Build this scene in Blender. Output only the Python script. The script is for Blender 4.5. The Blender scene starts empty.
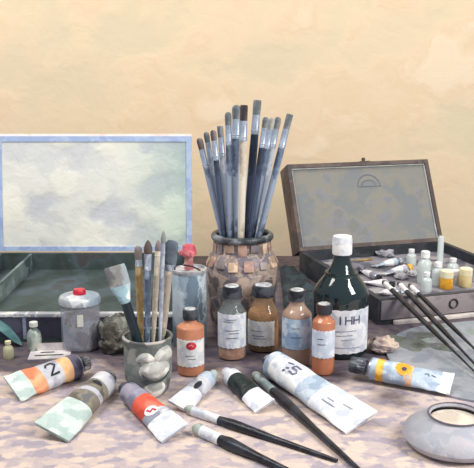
import bpy, bmesh, math, random
from math import sin, cos, tan, pi, radians, atan2, sqrt
from mathutils import Vector, Matrix, Quaternion, noise

random.seed(4)
SC = bpy.context.scene
COL = SC.collection

# ------------------------------------------------------------------ camera
CAM_H, FPX, PITCH = .476, 800.0, radians(12)
cd = bpy.data.cameras.new('camera')
cd.sensor_width = 36
cd.lens = FPX / 474 * 36
cd.clip_start = .02
cam = bpy.data.objects.new('camera', cd)
COL.objects.link(cam)
cam.location = (0, 0, CAM_H)
cam.rotation_euler = (radians(90) - PITCH, 0, 0)
SC.camera = cam

# ------------------------------------------------------------------ light
SC.view_settings.view_transform = 'Standard'
SC.view_settings.look = 'None'
SC.view_settings.gamma = 1
SC.view_settings.exposure = 0.22
w = bpy.data.worlds.new('world')
SC.world = w
w.use_nodes = True
w.node_tree.nodes['Background'].inputs['Color'].default_value = (.86, .92, 1, 1)
w.node_tree.nodes['Background'].inputs['Strength'].default_value = .43


def area(name, loc, target, size, power, color):
    l = bpy.data.lights.new(name, 'AREA')
    l.shape = 'RECTANGLE'
    l.size, l.size_y = size
    l.energy = power
    l.color = color
    o = bpy.data.objects.new(name, l)
    COL.objects.link(o)
    o.location = loc
    o.rotation_euler = (Vector(target) - Vector(loc)).to_track_quat('-Z', 'Y').to_euler()


for dz in (-.42, 0, .42):                               # the three panes of the tall window
    area('window_light', (1.35, .35, 1.35 + dz), (0, 1.45, .1), (.55, .30), 11, (1, .96, .9))
area('wall_fill_light', (-1.1, 1.0, 2.2), (-.5, 2.3, .6), (1.4, .8), 40, (1, .95, .9))  # unseen soft fill, added to brighten the wall from the upper left

# ------------------------------------------------------------------ picture geometry -> places on the table


def ray(px, py):
    u = (234 - py) / FPX
    return Vector(((px - 237) / FPX, cos(PITCH) + u * sin(PITCH), -sin(PITCH) + u * cos(PITCH)))


def P(px, py, z=0.0):
    r = ray(px, py)
    t = (z - CAM_H) / r.z
    return Vector((r.x * t, r.y * t, z))


def PY(px, py, y):
    r = ray(px, py)
    t = y / r.y
    return Vector((r.x * t, y, CAM_H + r.z * t))


def standing(px, py_bottom, r, z=0.0):
    """centre of a round foot of radius r whose near edge shows at py_bottom"""
    p = P(px, py_bottom, z)
    n = Vector((p.x, p.y, 0)).normalized()
    return p + n * r


# ------------------------------------------------------------------ materials
def lin(h):
    h = h.lstrip('#')
    c = [int(h[i:i + 2], 16) / 255 for i in (0, 2, 4)]
    return tuple((v / 12.92 if v <= .04045 else ((v + .055) / 1.055) ** 2.4) for v in c) + (1,)


MC = {}


def paint(cols, scale=60, rough=.6, bump=.25, metal=0.0, stretch=(1, 1, 1), trans=0.0, key=None, blur=.45, spec=.4):
    """surface of brushy dabs in the listed colours"""
    k = (tuple(cols), scale, rough, bump, metal, stretch, trans)
    if k in MC:
        return MC[k]
    m = bpy.data.materials.new('dabbed_paint')
    m.use_nodes = True
    nt = m.node_tree
    N, L = nt.nodes, nt.links
    b = N['Principled BSDF']
    tc = N.new('ShaderNodeTexCoord')
    no = N.new('ShaderNodeTexNoise')
    no.inputs['Scale'].default_value = scale * 1.4
    no.inputs['Detail'].default_value = 4
    L.new(tc.outputs['Object'], no.inputs['Vector'])
    ma = N.new('ShaderNodeVectorMath'); ma.operation = 'MULTIPLY_ADD'
    L.new(no.outputs['Color'], ma.inputs[0])
    d = 1.1 / scale
    ma.inputs[1].default_value = (d, d, d)
    L.new(tc.outputs['Object'], ma.inputs[2])
    ml = N.new('ShaderNodeVectorMath'); ml.operation = 'MULTIPLY'
    L.new(ma.outputs[0], ml.inputs[0])
    ml.inputs[1].default_value = stretch
    vo = N.new('ShaderNodeTexVoronoi')
    vo.feature = 'SMOOTH_F1'
    vo.inputs['Smoothness'].default_value = blur
    vo.inputs['Scale'].default_value = scale
    L.new(ml.outputs[0], vo.inputs['Vector'])
    sp = N.new('ShaderNodeSeparateColor')
    L.new(vo.outputs['Color'], sp.inputs[0])
    fine = N.new('ShaderNodeTexNoise')
    fine.inputs['Scale'].default_value = scale * 3
    fine.inputs['Detail'].default_value = 5
    L.new(ml.outputs[0], fine.inputs['Vector'])
    ad = N.new('ShaderNodeMath'); ad.operation = 'MULTIPLY_ADD'
    L.new(fine.outputs['Fac'], ad.inputs[0])
    ad.inputs[1].default_value = .45
    L.new(sp.outputs[0], ad.inputs[2])
    sb = N.new('ShaderNodeMath'); sb.operation = 'SUBTRACT'
    L.new(ad.outputs[0], sb.inputs[0]); sb.inputs[1].default_value = .22
    ra = N.new('ShaderNodeValToRGB')
    L.new(sb.outputs[0], ra.inputs[0])
    e = ra.color_ramp.elements
    n = len(cols)
    while len(e) < n:
        e.new(.5)
    for i, c in enumerate(cols):
        e[i].position = .12 + .76 * i / max(1, n - 1)
        e[i].color = lin(c)
    L.new(ra.outputs[0], b.inputs['Base Color'])
    b.inputs['Roughness'].default_value = rough
    b.inputs['Metallic'].default_value = metal
    b.inputs['Specular IOR Level'].default_value = spec
    b.inputs['Transmission Weight'].default_value = trans
    bu = N.new('ShaderNodeBump')
    bu.inputs['Strength'].default_value = bump
    bu.inputs['Distance'].default_value = .15 / scale
    L.new(sb.outputs[0], bu.inputs['Height'])
    L.new(bu.outputs[0], b.inputs['Normal'])
    MC[k] = m
    return m


def glass(col, clear=.75, rough=.08):
    k = ('glass', col, clear)
    if k in MC:
        return MC[k]
    m = bpy.data.materials.new('thin_glass')
    m.use_nodes = True
    nt = m.node_tree
    N, L = nt.nodes, nt.links
    b = N['Principled BSDF']
    b.inputs['Base Color'].default_value = lin(col)
    b.inputs['Roughness'].default_value = rough
    b.inputs['Specular IOR Level'].default_value = .8
    t = N.new('ShaderNodeBsdfTransparent')
    t.inputs[0].default_value = tuple(.6 + .4 * v for v in lin(col)[:3]) + (1,)
    mx = N.new('ShaderNodeMixShader')
    mx.inputs[0].default_value = clear
    L.new(b.outputs[0], mx.inputs[1]); L.new(t.outputs[0], mx.inputs[2])
    L.new(mx.outputs[0], N['Material Output'].inputs[0])
    MC[k] = m
    return m


INK = paint(['#15171d', '#232733'], 80)
INKBLUE = paint(['#3a4358', '#5a6274'], 80)
BLACK = paint(['#0d0f14', '#1a1d26', '#2b303c'], 70, .32, .2)
WHITE = paint(['#d0d4dc', '#e4e6e8', '#f2f0ec'], 110, .5)
LABEL = paint(['#c0cbdb', '#ccd5e2', '#dae0e8', '#e6eaee'], 120, .55, stretch=(1, 1, .6))
RED = paint(['#b02035', '#cf3346', '#e05a60'], 90, .4)
YELLOW = paint(['#dd9a28', '#efb23c', '#f7c860'], 80, .45)
METAL = paint(['#8d94a0', '#b4bac4', '#dfe2e6'], 80, .3, .2, .5)

# ------------------------------------------------------------------ mesh helpers


def link(name, bm, mat, parent=None, smooth=True, loc=None):
    me = bpy.data.meshes.new(name)
    bmesh.ops.recalc_face_normals(bm, faces=bm.faces[:])
    bm.to_mesh(me)
    bm.free()
    if smooth:
        for p in me.polygons:
            p.use_smooth = True
        me.set_sharp_from_angle(angle=radians(38))
    me.materials.append(mat)
    o = bpy.data.objects.new(name, me)
    COL.objects.link(o)
    if parent:
        o.parent = parent
    if loc is not None:
        o.location = loc
    return o


def tag(o, label, cat, group=None, kind=None):
    o['label'] = label
    o['category'] = cat
    if group:
        o['group'] = group
    if kind:
        o['kind'] = kind
    return o


def thing(name, label, cat, loc, group=None, rotz=0.0):
    o = bpy.data.objects.new(name, None)
    o.empty_display_size = .02
    COL.objects.link(o)
    o.location = loc
    o.rotation_euler = (0, 0, rotz)
    return tag(o, label, cat, group)


def lathe(bm, prof, seg=40, c=(0, 0, 0), sx=1.0, sy=1.0, wob=0.0, closed=False, M=None):
    rings = []
    for (r, z) in prof:
        if r < 1e-6:
            rings.append([bm.verts.new((c[0], c[1], c[2] + z))])
        else:
            ring = []
            for i in range(seg):
                a = 2 * pi * i / seg
                rr = r * (1 + wob * noise.noise(Vector((cos(a) * 1.3, sin(a) * 1.3, z * 25 + r * 9))))
                ring.append(bm.verts.new((c[0] + rr * cos(a) * sx, c[1] + rr * sin(a) * sy, c[2] + z)))
            rings.append(ring)
    n = len(rings)
    for k in range(n if closed else n - 1):
        A, B = rings[k], rings[(k + 1) % n]
        if len(A) == 1 and len(B) == 1:
            continue
        for i in range(seg):
            j = (i + 1) % seg
            if len(A) == 1:
                bm.faces.new((A[0], B[i], B[j]))
            elif len(B) == 1:
                bm.faces.new((A[i], A[j], B[0]))
            else:
                bm.faces.new((A[i], A[j], B[j], B[i]))
    if M is not None:
        vs = [v for r in rings for v in r]
        bmesh.ops.transform(bm, matrix=M, verts=vs)
    return bm


def box(bm, lo, hi, M=None, bev=0.0):
    r = bmesh.ops.create_cube(bm, size=1)
    vs = r['verts']
    S = [hi[i] - lo[i] for i in range(3)]
    C = [(hi[i] + lo[i]) / 2 for i in range(3)]
    for v in vs:
        v.co = Vector([v.co[i] * S[i] + C[i] for i in range(3)])
    if bev:
        es = list({e for v in vs for e in v.link_edges})
        res = bmesh.ops.bevel(bm, geom=es, offset=bev, segments=2, affect='EDGES', profile=.6)
        vs = list({v for f in res['faces'] for v in f.verts} | {v for v in vs if v.is_valid})
    if M is not None:
        bmesh.ops.transform(bm, matrix=M, verts=vs)
    return bm


def crease_smooth(pts, n=6):
    out = []
    for i in range(len(pts) - 1):
        p0 = Vector(pts[max(i - 1, 0)]); p1 = Vector(pts[i]); p2 = Vector(pts[i + 1]); p3 = Vector(pts[min(i + 2, len(pts) - 1)])
        for k in range(n):
            t = k / n
            out.append(.5 * ((2 * p1) + (-p0 + p2) * t + (2 * p0 - 5 * p1 + 4 * p2 - p3) * t * t + (-p0 + 3 * p1 - 3 * p2 + p3) * t ** 3))
    out.append(Vector(pts[-1]))
    return out


def ribbons(bm, surf, lines, wd, lift=.0004, step=.0025):
    """flat strokes laid on a surface: surf(u, v, lift) -> point; lines in (u, v) metres"""
    for ln in lines:
        pts = []
        for i in range(len(ln) - 1):
            a, b = Vector(ln[i]), Vector(ln[i + 1])
            k = max(1, int((b - a).length / step))
            for q in range(k):
                pts.append(a.lerp(b, q / k))
        pts.append(Vector(ln[-1]))
        prev = None
        for i, p in enumerate(pts):
            d = (pts[min(i + 1, len(pts) - 1)] - pts[max(i - 1, 0)]).normalized()
            nrm = Vector((-d.y, d.x)) * wd / 2
            a = bm.verts.new(surf(p.x + nrm.x, p.y + nrm.y, lift))
            b = bm.verts.new(surf(p.x - nrm.x, p.y - nrm.y, lift))
            if prev:
                bm.faces.new((prev[0], a, b, prev[1]))
            prev = (a, b)
    return bm


def disc(bm, surf, u, v, ru, rv, lift=.0004, seg=18):
    c = bm.verts.new(surf(u, v, lift))
    mid = [bm.verts.new(surf(u + .5 * ru * cos(2 * pi * i / seg), v + .5 * rv * sin(2 * pi * i / seg), lift)) for i in range(seg)]
    out = [bm.verts.new(surf(u + ru * cos(2 * pi * i / seg), v + rv * sin(2 * pi * i / seg), lift)) for i in range(seg)]
    for i in range(seg):
        j = (i + 1) % seg
        bm.faces.new((c, mid[i], mid[j]))
        bm.faces.new((mid[i], out[i], out[j], mid[j]))
    return bm


def tube_path(bm, pts, r, seg=10, r1=None):
    pts = [Vector(p) for p in pts]
    rings = []
    n = len(pts)
    for i, p in enumerate(pts):
        d = (pts[min(i + 1, n - 1)] - pts[max(i - 1, 0)]).normalized()
        q = d.to_track_quat('Z', 'Y')
        rr = r if r1 is None else r + (r1 - r) * i / (n - 1)
        rings.append([bm.verts.new(p + q @ Vector((rr * cos(2 * pi * k / seg), rr * sin(2 * pi * k / seg), 0))) for k in range(seg)])
    for a, b in zip(rings, rings[1:]):
        for k in range(seg):
            j = (k + 1) % seg
            bm.faces.new((a[k], a[j], b[j], b[k]))
    bm.faces.new(rings[0]); bm.faces.new(rings[-1])
    return bm


B = bmesh.new

# ------------------------------------------------------------------ structure
WALL_Y = 2.32
bm = B()
box(bm, (-1.6, WALL_Y, -.75), (1.6, WALL_Y + .05, 1.7))
wallm = paint(['#dbccae', '#e1cfb0', '#e6d0b2', '#e3ccac', '#ead6ba'], 7, .9, .15, stretch=(1, 1, 1.3), blur=1.0, spec=.1)
tag(link('wall_back', bm, wallm, smooth=False), 'warm ochre plaster wall behind the painting table', 'wall', kind='structure')
bm = B()
box(bm, (-1.6, .2, -.78), (1.6, WALL_Y, -.74))
tag(link('floor', bm, paint(['#6b5d52', '#85766a'], 4, .8), smooth=False), 'brown floor under the table', 'floor', kind='structure')

# table: one thick painted top on four legs
TB = 1.975
tt = thing('work_table', 'table covered with lilac and peach dabs of paint, carrying all the brushes and bottles', 'table', (0, 1.35, -.74))
bm = B()
box(bm, (-1.05, .62 - 1.35, .70), (1.05, TB - 1.35, .74), bev=.003)
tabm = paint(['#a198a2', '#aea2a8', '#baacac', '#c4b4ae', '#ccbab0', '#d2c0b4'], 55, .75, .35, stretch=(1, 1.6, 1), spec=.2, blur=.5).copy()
tabm.name = 'table_dabs_with_shade'
# mauve tone and painted-in shade towards the back, peach in front, ragged border between
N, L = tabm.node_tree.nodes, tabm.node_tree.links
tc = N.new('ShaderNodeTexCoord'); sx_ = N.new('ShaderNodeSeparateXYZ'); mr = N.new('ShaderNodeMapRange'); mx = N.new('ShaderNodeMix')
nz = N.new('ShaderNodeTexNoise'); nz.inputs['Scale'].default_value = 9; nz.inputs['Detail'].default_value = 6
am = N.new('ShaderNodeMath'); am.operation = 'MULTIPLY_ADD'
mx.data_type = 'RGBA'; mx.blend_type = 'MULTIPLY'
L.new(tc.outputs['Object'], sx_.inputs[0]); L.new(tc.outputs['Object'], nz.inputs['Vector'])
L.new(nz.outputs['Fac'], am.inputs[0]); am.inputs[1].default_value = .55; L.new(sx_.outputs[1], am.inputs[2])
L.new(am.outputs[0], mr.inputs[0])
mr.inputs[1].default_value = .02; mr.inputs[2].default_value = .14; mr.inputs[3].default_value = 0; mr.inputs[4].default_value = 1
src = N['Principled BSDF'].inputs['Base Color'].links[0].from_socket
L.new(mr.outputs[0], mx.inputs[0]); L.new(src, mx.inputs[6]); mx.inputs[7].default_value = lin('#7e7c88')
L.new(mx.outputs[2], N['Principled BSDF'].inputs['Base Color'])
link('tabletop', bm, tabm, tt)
for sx in (-.98, .98):
    for y in (-.66, .56):
        bm = B()
        box(bm, (sx - .03, y - .03, 0), (sx + .03, y + .03, .70))
        link('leg', bm, paint(['#5a4a44', '#75645a'], 20), tt)

# ------------------------------------------------------------------ left paint box with the white panel in its lid
fy = P(50, 342).y
LX0, LX1 = PY(-2, 251, 1.81).x, PY(192, 251, 1.81).x
by = 1.815
lb = thing('paint_box', 'long dark open paint box with a pale panel edged in blue in its raised lid', 'paint box', ((LX0 + LX1) / 2, (fy + by) / 2, 0))
ox, oy = (LX0 + LX1) / 2, (fy + by) / 2
hw, hd, bh, th = (LX1 - LX0) / 2, (by - fy) / 2, .05, .012
darkbox = paint(['#3e3f50', '#4c4a5e', '#585569', '#45505a'], 30, .6, .4)
darkin = paint(['#36423f', '#42504e', '#4b585c', '#54626a', '#4c4c4c'], 18, .7, .3, stretch=(1, .8, 1), blur=.8)
bm = B()
box(bm, (-hw, -hd, 0), (hw, hd, .008))
box(bm, (-hw, -hd, .008), (-hw + th, hd, bh - .004))
box(bm, (hw - th, -hd, .008), (hw, hd, bh - .004))
box(bm, (-hw + th, hd - th, .008), (hw - th, hd, bh - .004))
link('box_body', bm, darkin, lb, smooth=False)
bm = B()
box(bm, (-hw + th, -hd, .008), (hw - th, -hd + th, bh - .004))
link('front_wall', bm, darkbox, lb, smooth=False)
bm = B()
box(bm, (-hw, -hd - .003, bh - .004), (hw, -hd + th, bh + .002), bev=.001)
link('rim', bm, paint(['#a9adb6', '#d2d2d4', '#ebe6e0', '#9aa0ac'], 60, .5), lb)['label'] = 'pale front rim of the box'
for dx in (-.13, -.04, .12):
    bm = B()
    box(bm, (dx - .003, -hd - .002, .006), (dx + .003, -hd, bh - .004))
    link('divider_strip', bm, paint(['#8088a0', '#9aa0b4'], 60), lb, smooth=False)
bm = B()
box(bm, (-.15, -hd + th, .008), (-.144, hd - th, .046))
link('divider', bm, paint(['#4b5a5a', '#70807e', '#8c9c9a'], 30), lb, smooth=False)
# lid, leaning back
lz = PY(100, 134, by + .03).z - bh
lid = thing('tmp', '', '', (0, hd, bh))
lid.name = 'lid'
for k in ('label', 'category'):
    del lid[k]
lid.parent = lb
lid.rotation_euler = (radians(-8), 0, 0)
bpy.data.objects.remove(lid)
ML = Matrix.Translation((0, hd, bh)) @ Matrix.Rotation(radians(-8), 4, 'X')
lh = lz / cos(radians(8))
bm = B()
box(bm, (-hw, 0, 0), (hw, .012, lh), M=ML)
lido = link('lid', bm, paint(['#e0cfc4', '#ece0d6', '#e4dcdc'], 30), lb, smooth=False)
blue = paint(['#9cb0d4', '#a4b8d8', '#b0c2dc', '#98a8d2'], 50, .6)
bm = B()
bw = .0125
box(bm, (-hw, -.006, 0), (hw, 0, bw * .85), M=ML)
box(bm, (-hw, -.006, lh - bw - .006), (hw, 0, lh - .006), M=ML)
box(bm, (-hw, -.006, bw * .85), (-hw + bw, 0, lh - bw - .006), M=ML)
box(bm, (hw - bw, -.006, bw * .85), (hw, 0, lh - bw - .006), M=ML)
e = link('edge_tape', bm, blue, lido, smooth=False)
e['label'] = 'light blue edging around the pale panel'
bm = B()
box(bm, (-hw + bw, -.004, bw * .85), (hw - bw, 0, lh - bw - .006), M=ML)
pm = paint(['#c6c8cc', '#d0d2d0', '#dadbd4', '#e3e2d8', '#eae8dc'], 12, .8, .3, stretch=(1, 1, 1.2), blur=.7)
# the panel's own colour drifts from cream to pale green towards its right end
pan = pm.copy()
pan.name = 'panel_paint'
N, L = pan.node_tree.nodes, pan.node_tree.links
tc = N.new('ShaderNodeTexCoord'); sx_ = N.new('ShaderNodeSeparateXYZ'); mr = N.new('ShaderNodeMapRange'); mx = N.new('ShaderNodeMix')
mx.data_type = 'RGBA'; mx.blend_type = 'MULTIPLY'
L.new(tc.outputs['Object'], sx_.inputs[0]); L.new(sx_.outputs[0], mr.inputs[0])
mr.inputs[1].default_value = .05; mr.inputs[2].default_value = hw; mr.inputs[3].default_value = 0; mr.inputs[4].default_value = 1
src = N['Principled BSDF'].inputs['Base Color'].links[0].from_socket
L.new(mr.outputs[0], mx.inputs[0]); L.new(src, mx.inputs[6]); mx.inputs[7].default_value = lin('#cfe3e0')
L.new(mx.outputs[2], N['Principled BSDF'].inputs['Base Color'])
link('panel', bm, pan, lido, smooth=False)['label'] = 'cream and grey brushed panel turning pale green at right'

# ------------------------------------------------------------------ right wooden box, turned, lid open
YAW = .2927
RB = thing('wooden_paint_box', 'open brown wooden paint box turned sideways, crowded with bottles, under a grey lined lid', 'paint box', (.1456, 1.81, 0), rotz=YAW)
W_, D_, bh2, t2 = .376, .405, .05, .012
brown = paint(['#4a3e3c', '#5a4c48', '#66584f', '#453c40'], 25, .6, .3)
brownd = paint(['#23282e', '#2f343c', '#3d3b44', '#28343a'], 22, .6, .3)
greyw = paint(['#6c666e', '#7c7478', '#8a8084', '#948a8c'], 24, .6, .3)
bm = B()
box(bm, (0, -D_, 0), (W_, 0, .006))
box(bm, (0, -D_, .006), (t2, 0, bh2))
box(bm, (W_ - t2, -D_, .006), (W_, 0, bh2))
box(bm, (t2, -t2, .006), (W_ - t2, 0, bh2))
box(bm, (t2, -D_, .006), (W_ - t2, -D_ + t2, bh2 - .002))
link('box_body', bm, brownd, RB, smooth=False)
bm = B()
box(bm, (.004, -D_ - .004, .010), (W_ - .004, -D_, bh2 - .003), bev=.001)
link('front_panel', bm, greyw, RB)['label'] = 'grey-brown front board'
bm = B()
box(bm, (.03, -D_ - .010, 0), (W_, -D_, .008), bev=.002)
link('base_moulding', bm, paint(['#b4aeae', '#cfc6c2', '#e2d8d0'], 40), RB)['label'] = 'pale strip along the foot of the box'
bm = B()
box(bm, (t2, -D_ + t2, .024), (W_ - t2, -t2, .028))
link('tray', bm, paint(['#5a5b68', '#74727c', '#8e8a92', '#a29e9e'], 36, .6, .4), RB, smooth=False)
bm = B()
lathe(bm, [(.0085 + .0014 * cos(a), .0014 * sin(a)) for a in [2 * pi * k / 8 for k in range(8)]], 24, closed=True,
      M=Matrix.Translation((.155, -D_ - .0056, .030)) @ Matrix.Rotation(radians(90), 4, 'X'))
link('ring_pull', bm, BLACK, RB)
LEAN = .453
ML2 = Matrix.Rotation(-LEAN, 4, 'X')
ML2 = Matrix.Translation((0, 0, bh2)) @ ML2
LL = .2126
td = .052
bm = B()
box(bm, (0, -.002, 0), (t2 * .8, td, LL), M=ML2)
box(bm, (W_ - t2 * .8, -.002, 0), (W_, td, LL), M=ML2)
box(bm, (t2 * .8, -.002, LL - t2 * .8), (W_ - t2 * .8, td, LL), M=ML2)
box(bm, (t2 * .8, -.002, 0), (W_ - t2 * .8, td, t2 * .8), M=ML2)
lid2 = link('lid', bm, brown, RB, smooth=False)
bm = B()
ins = t2 * .8
box(bm, (ins, .006, ins), (W_ - ins, .012, LL - ins), M=ML2)
lining = paint(['#7a7e80', '#80817e', '#86847d', '#89857c', '#818288', '#7b7d78'], 30, .8, .3, stretch=(1, 1, 1), blur=.9)
lin_o = link('lid_lining', bm, lining, lid2, smooth=False)
lin_o['label'] = 'greyish olive brushed lining of the lid'
bm = B()
for (a, b_) in (((ins, .002, ins), (ins + .003, .006, LL - ins)), ((W_ - ins - .003, .002, ins), (W_ - ins, .006, LL - ins)),
                ((ins, .002, LL - ins - .003), (W_ - ins, .006, LL - ins))):
    box(bm, a, b_, M=ML2)
link('lining_bead', bm, paint(['#9aa0a6', '#b8b9b4'], 40), lid2, smooth=False)
bm = B()
sf = lambda u, v, l: ML2 @ Vector((u, .006 - l, v))
arc = [(W_ * .55 + .030 * cos(a), LL - .062 + .030 * sin(a)) for a in [pi * k / 12 for k in range(13)]]
arc2 = [(W_ * .55 + .019 * cos(a), LL - .060 + .014 * sin(a)) for a in [pi * k / 12 for k in range(13)]]
ribbons(bm, sf, [arc, arc2, [(W_ * .55 - .03, LL - .062), (W_ * .55 + .03, LL - .062)]], .003)
link('arched_mark', bm, paint(['#565a64', '#6a6c72'], 40), lid2, smooth=False)['label'] = 'dark arched mark near the top of the lining'
bm = B()
box(bm, (W_ * .55 - .014, .004, LL), (W_ * .55 + .014, .02, LL + .004), M=ML2, bev=.001)
lathe(bm, [(0, .012), (.004, .011), (.005, .006), (.003, .002), (.003, 0)], 12, M=ML2 @ Matrix.Translation((W_ * .55, .012, LL + .003)))
link('latch', bm, brown, lid2)

MRB = Matrix.Translation((.1456, 1.81, 0)) @ Matrix.Rotation(YAW, 4, 'Z')
TZ = .028


# ------------------------------------------------------------------ paint brushes
def brush(name, label, tip, end, R, handle, ferrule, bristle, fr=(.12, .24), flat=1.0, shape='round', group=None, roll=0.0, blunt=False, wide=1.0):
    """tip -> end; fr: where bristles end and ferrule ends, as metres from the tip"""
    tip, end = Vector(tip), Vector(end)
    d = tip - end
    Lg = d.length
    o = bpy.data.objects.new(name, None)
    COL.objects.link(o)
    o.empty_display_size = .02
    o.location = end
    zax = d.normalized()
    fc = Vector((0, -.93, .36))
    yax = (fc - zax * fc.dot(zax)).normalized()
    q = Matrix((yax.cross(zax), yax, zax)).transposed().to_quaternion() @ Quaternion((0, 0, 1), roll)
    o.rotation_mode = 'QUATERNION'
    o.rotation_quaternion = q
    tag(o, label, 'paint brush', group)
    zb, zf = Lg - fr[0], Lg - fr[1]
    bm = B()
    prof = [(0, 0), (R * .35, .001), (R * .5, zf * .15), (R * .72, zf * .5), (R * 1.15, zf * .8), (R * 1.2, zf * .88), (R * .92, zf), (0, zf)]
    if blunt:
        prof = [(0, 0), (R * .3, .001), (R * .42, zf * .25), (R * .85, zf * .46), (R * .95, zf * .6), (R, zf * .92), (R * .95, zf), (0, zf)]
    lathe(bm, prof, 14)
    link('handle', bm, handle, o)
    bm = B()
    rf = R * wide
    nseg = 20
    rings = []
    for t in (0, .12, .14, .2, .22, .9, 1):
        z = zf + (zb - zf) * t
        a = R * 1.0 + (rf - R) * t + (.0004 if t in (.12, .2) else 0)
        bb = R * 1.0 * (1 - t) + R * flat * t + (.0004 if t in (.12, .2) else 0)
        rings.append([bm.verts.new((a * cos(2 * pi * k / nseg), bb * sin(2 * pi * k / nseg), z)) for k in range(nseg)])
    for a, b_ in zip(rings, rings[1:]):
        for k in range(nseg):
            j = (k + 1) % nseg
            bm.faces.new((a[k], a[j], b_[j], b_[k]))
    bm.faces.new(rings[0]); bm.faces.new(rings[-1])
    link('ferrule', bm, ferrule, o)
    bm = B()
    if shape == 'round':
        pr = [(.95, 0), (1.12, .25), (1.05, .5), (.75, .75), (.35, .93), (.05, 1)]
    elif shape == 'filbert':
        pr = [(.97, 0), (1.05, .35), (1.08, .7), (.95, .88), (.6, .97), (.1, 1)]
    else:
        pr = [(.98, 0), (1.0, .4), (1.02, .8), (.98, .97), (.9, 1), (.02, 1.0)]
    rings = []
    for (s, t) in pr:
        z = zb - .0005 + (fr[0]) * t
        rings.append([bm.verts.new((rf * s * cos(2 * pi * k / nseg) * (1 + .06 * sin(k * 5.3)),
                                    R * flat * (s if shape != 'flat' else min(1, s * 1.0) * (1 - .55 * t)) * sin(2 * pi * k / nseg), z + .0008 * sin(k * 3.1) * t)) for k in range(nseg)])
    for a, b_ in zip(rings, rings[1:]):
        for k in range(nseg):
            j = (k + 1) % nseg
            bm.faces.new((a[k], a[j], b_[j], b_[k]))
    bm.faces.new(rings[0]); bm.faces.new(rings[-1])
    link('bristles', bm, bristle, o)
    return o


H_SLATE = paint(['#465264', '#5b6a80', '#7888a0', '#9aa8bc'], 70, .45, stretch=(1, 1, .15))
H_NAVY = paint(['#222a3a', '#323c50', '#46526a'], 70, .4, stretch=(1, 1, .15))
H_PALE = paint(['#8a94a6', '#a8b0be', '#c2c8d2', '#98a2b4'], 70, .45, stretch=(1, 1, .15))
H_CREAM = paint(['#a79c90', '#c9bfae', '#ded6c6'], 70, .45, stretch=(1, 1, .15))
H_OCHRE = paint(['#8a7048', '#b29766', '#c9b284'], 70, .45, stretch=(1, 1, .15))
H_TEAL = paint(['#16242c', '#1e323c', '#2a424c'], 60, .4, stretch=(1, 1, .2))
F_SILV = paint(['#7d8594', '#a3abba', '#cdd3de', '#9aa6ba'], 70, .3, .2, .35, stretch=(1, 1, .3))
F_WHITE = paint(['#b9c0cc', '#dfe3ea', '#f3f4f4'], 70, .35, .2, .1, stretch=(1, 1, .3))
F_TEAL = paint(['#86a6b2', '#a6c6d0', '#cfe0e4'], 60, .35, .2, .2)
BR_GREY = paint(['#565c62', '#6e7478', '#868a8a'], 120, .8, .5, stretch=(1, 1, .1))
BR_DARK = paint(['#2c2626', '#43393a', '#5a4e4c'], 120, .8, .5, stretch=(1, 1, .1))
BR_BROWN = paint(['#54484a', '#6c6062', '#847878'], 120, .8, .5, stretch=(1, 1, .1))
BR_LIGHT = paint(['#7c8084', '#9a9a98', '#b2b0aa'], 120, .8, .5, stretch=(1, 1, .1))
BR_SAGE = paint(['#6a7672', '#8b9690', '#a8b0a8'], 120, .8, .5, stretch=(1, 1, .1))

# ------------------------------------------------------------------ tall stoneware jar with the fan of brushes
jr = .061
jc = standing(242, 340, jr * .8)
jh = PY(238, 232, jc.y).z
jar = thing('stoneware_jar', 'tall mottled brown stoneware jar holding the fan of grey brushes', 'jar', jc)
claym = paint(['#665c5c', '#7e7270', '#94857e', '#a8968c', '#c4ae9e', '#8e848a', '#746e76'], 55, .55, .6, stretch=(1, 1, 1))
bm = B()
prof = [(0, 0), (jr * .78, 0), (jr * .90, .012), (jr * .99, jh * .30), (jr * 1.04, jh * .52), (jr * 1.03, jh * .66), (jr * .95, jh * .77), (jr * .82, jh * .84),
        (jr * .80, jh * .93), (jr * .74, jh * .94), (jr * .74, jh * .84), (jr * .9, jh * .66), (jr * .9, jh * .3), (jr * .74, .012), (0, .012)]
lathe(bm, prof, 56, wob=.035)
link('jar_body', bm, claym, jar)
bm = B()
rp = []
for k in range(12):
    a = 2 * pi * k / 12
    rp.append((jr * .83 + .0052 * cos(a), jh * .965 + jh * .034 * sin(a)))
lathe(bm, rp, 56, wob=.02, closed=True)
link('rim', bm, paint(['#2e3238', '#454a50', '#6a6e74', '#8c9096'], 50, .4), jar)['label'] = 'dark flared rim of the jar'
tiles = [paint(['#8c7068', '#b08e80', '#c6a494'], 60, .5), paint(['#6e6668', '#877c7e', '#9a8e8c'], 60, .5), paint(['#a08a78', '#c4a890', '#dcc2a6'], 60, .5)]
for k in range(30):                                     # clay patches pressed round the neck and shoulder
    a = -pi / 2 + (k % 15) * 2 * pi / 15 + (.2 if k > 14 else 0) + .05 * sin(k * 7.1)
    row = k > 14
    zz = jh * ((.735 if row else .875) + .010 * sin(k * 1.9))
    rr_ = jr * (.985 if row else .815)
    sw = .008 + .002 * sin(k * 2.7)
    hh_ = .0085 + .002 * cos(k * 3.3)
    M = Matrix.Rotation(a, 4, 'Z') @ Matrix.Translation((rr_, 0, zz)) @ Matrix.Rotation(radians(-26 if row else -4), 4, 'Y') @ Matrix.Rotation(.12 * sin(k * 5.0), 4, 'X')
    bm = B()
    box(bm, (-.003, -sw, -hh_), (.0018, sw, hh_), M=M, bev=.0012)
    link('clay_patch', bm, tiles[(k * 7) % 3], jar)

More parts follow.
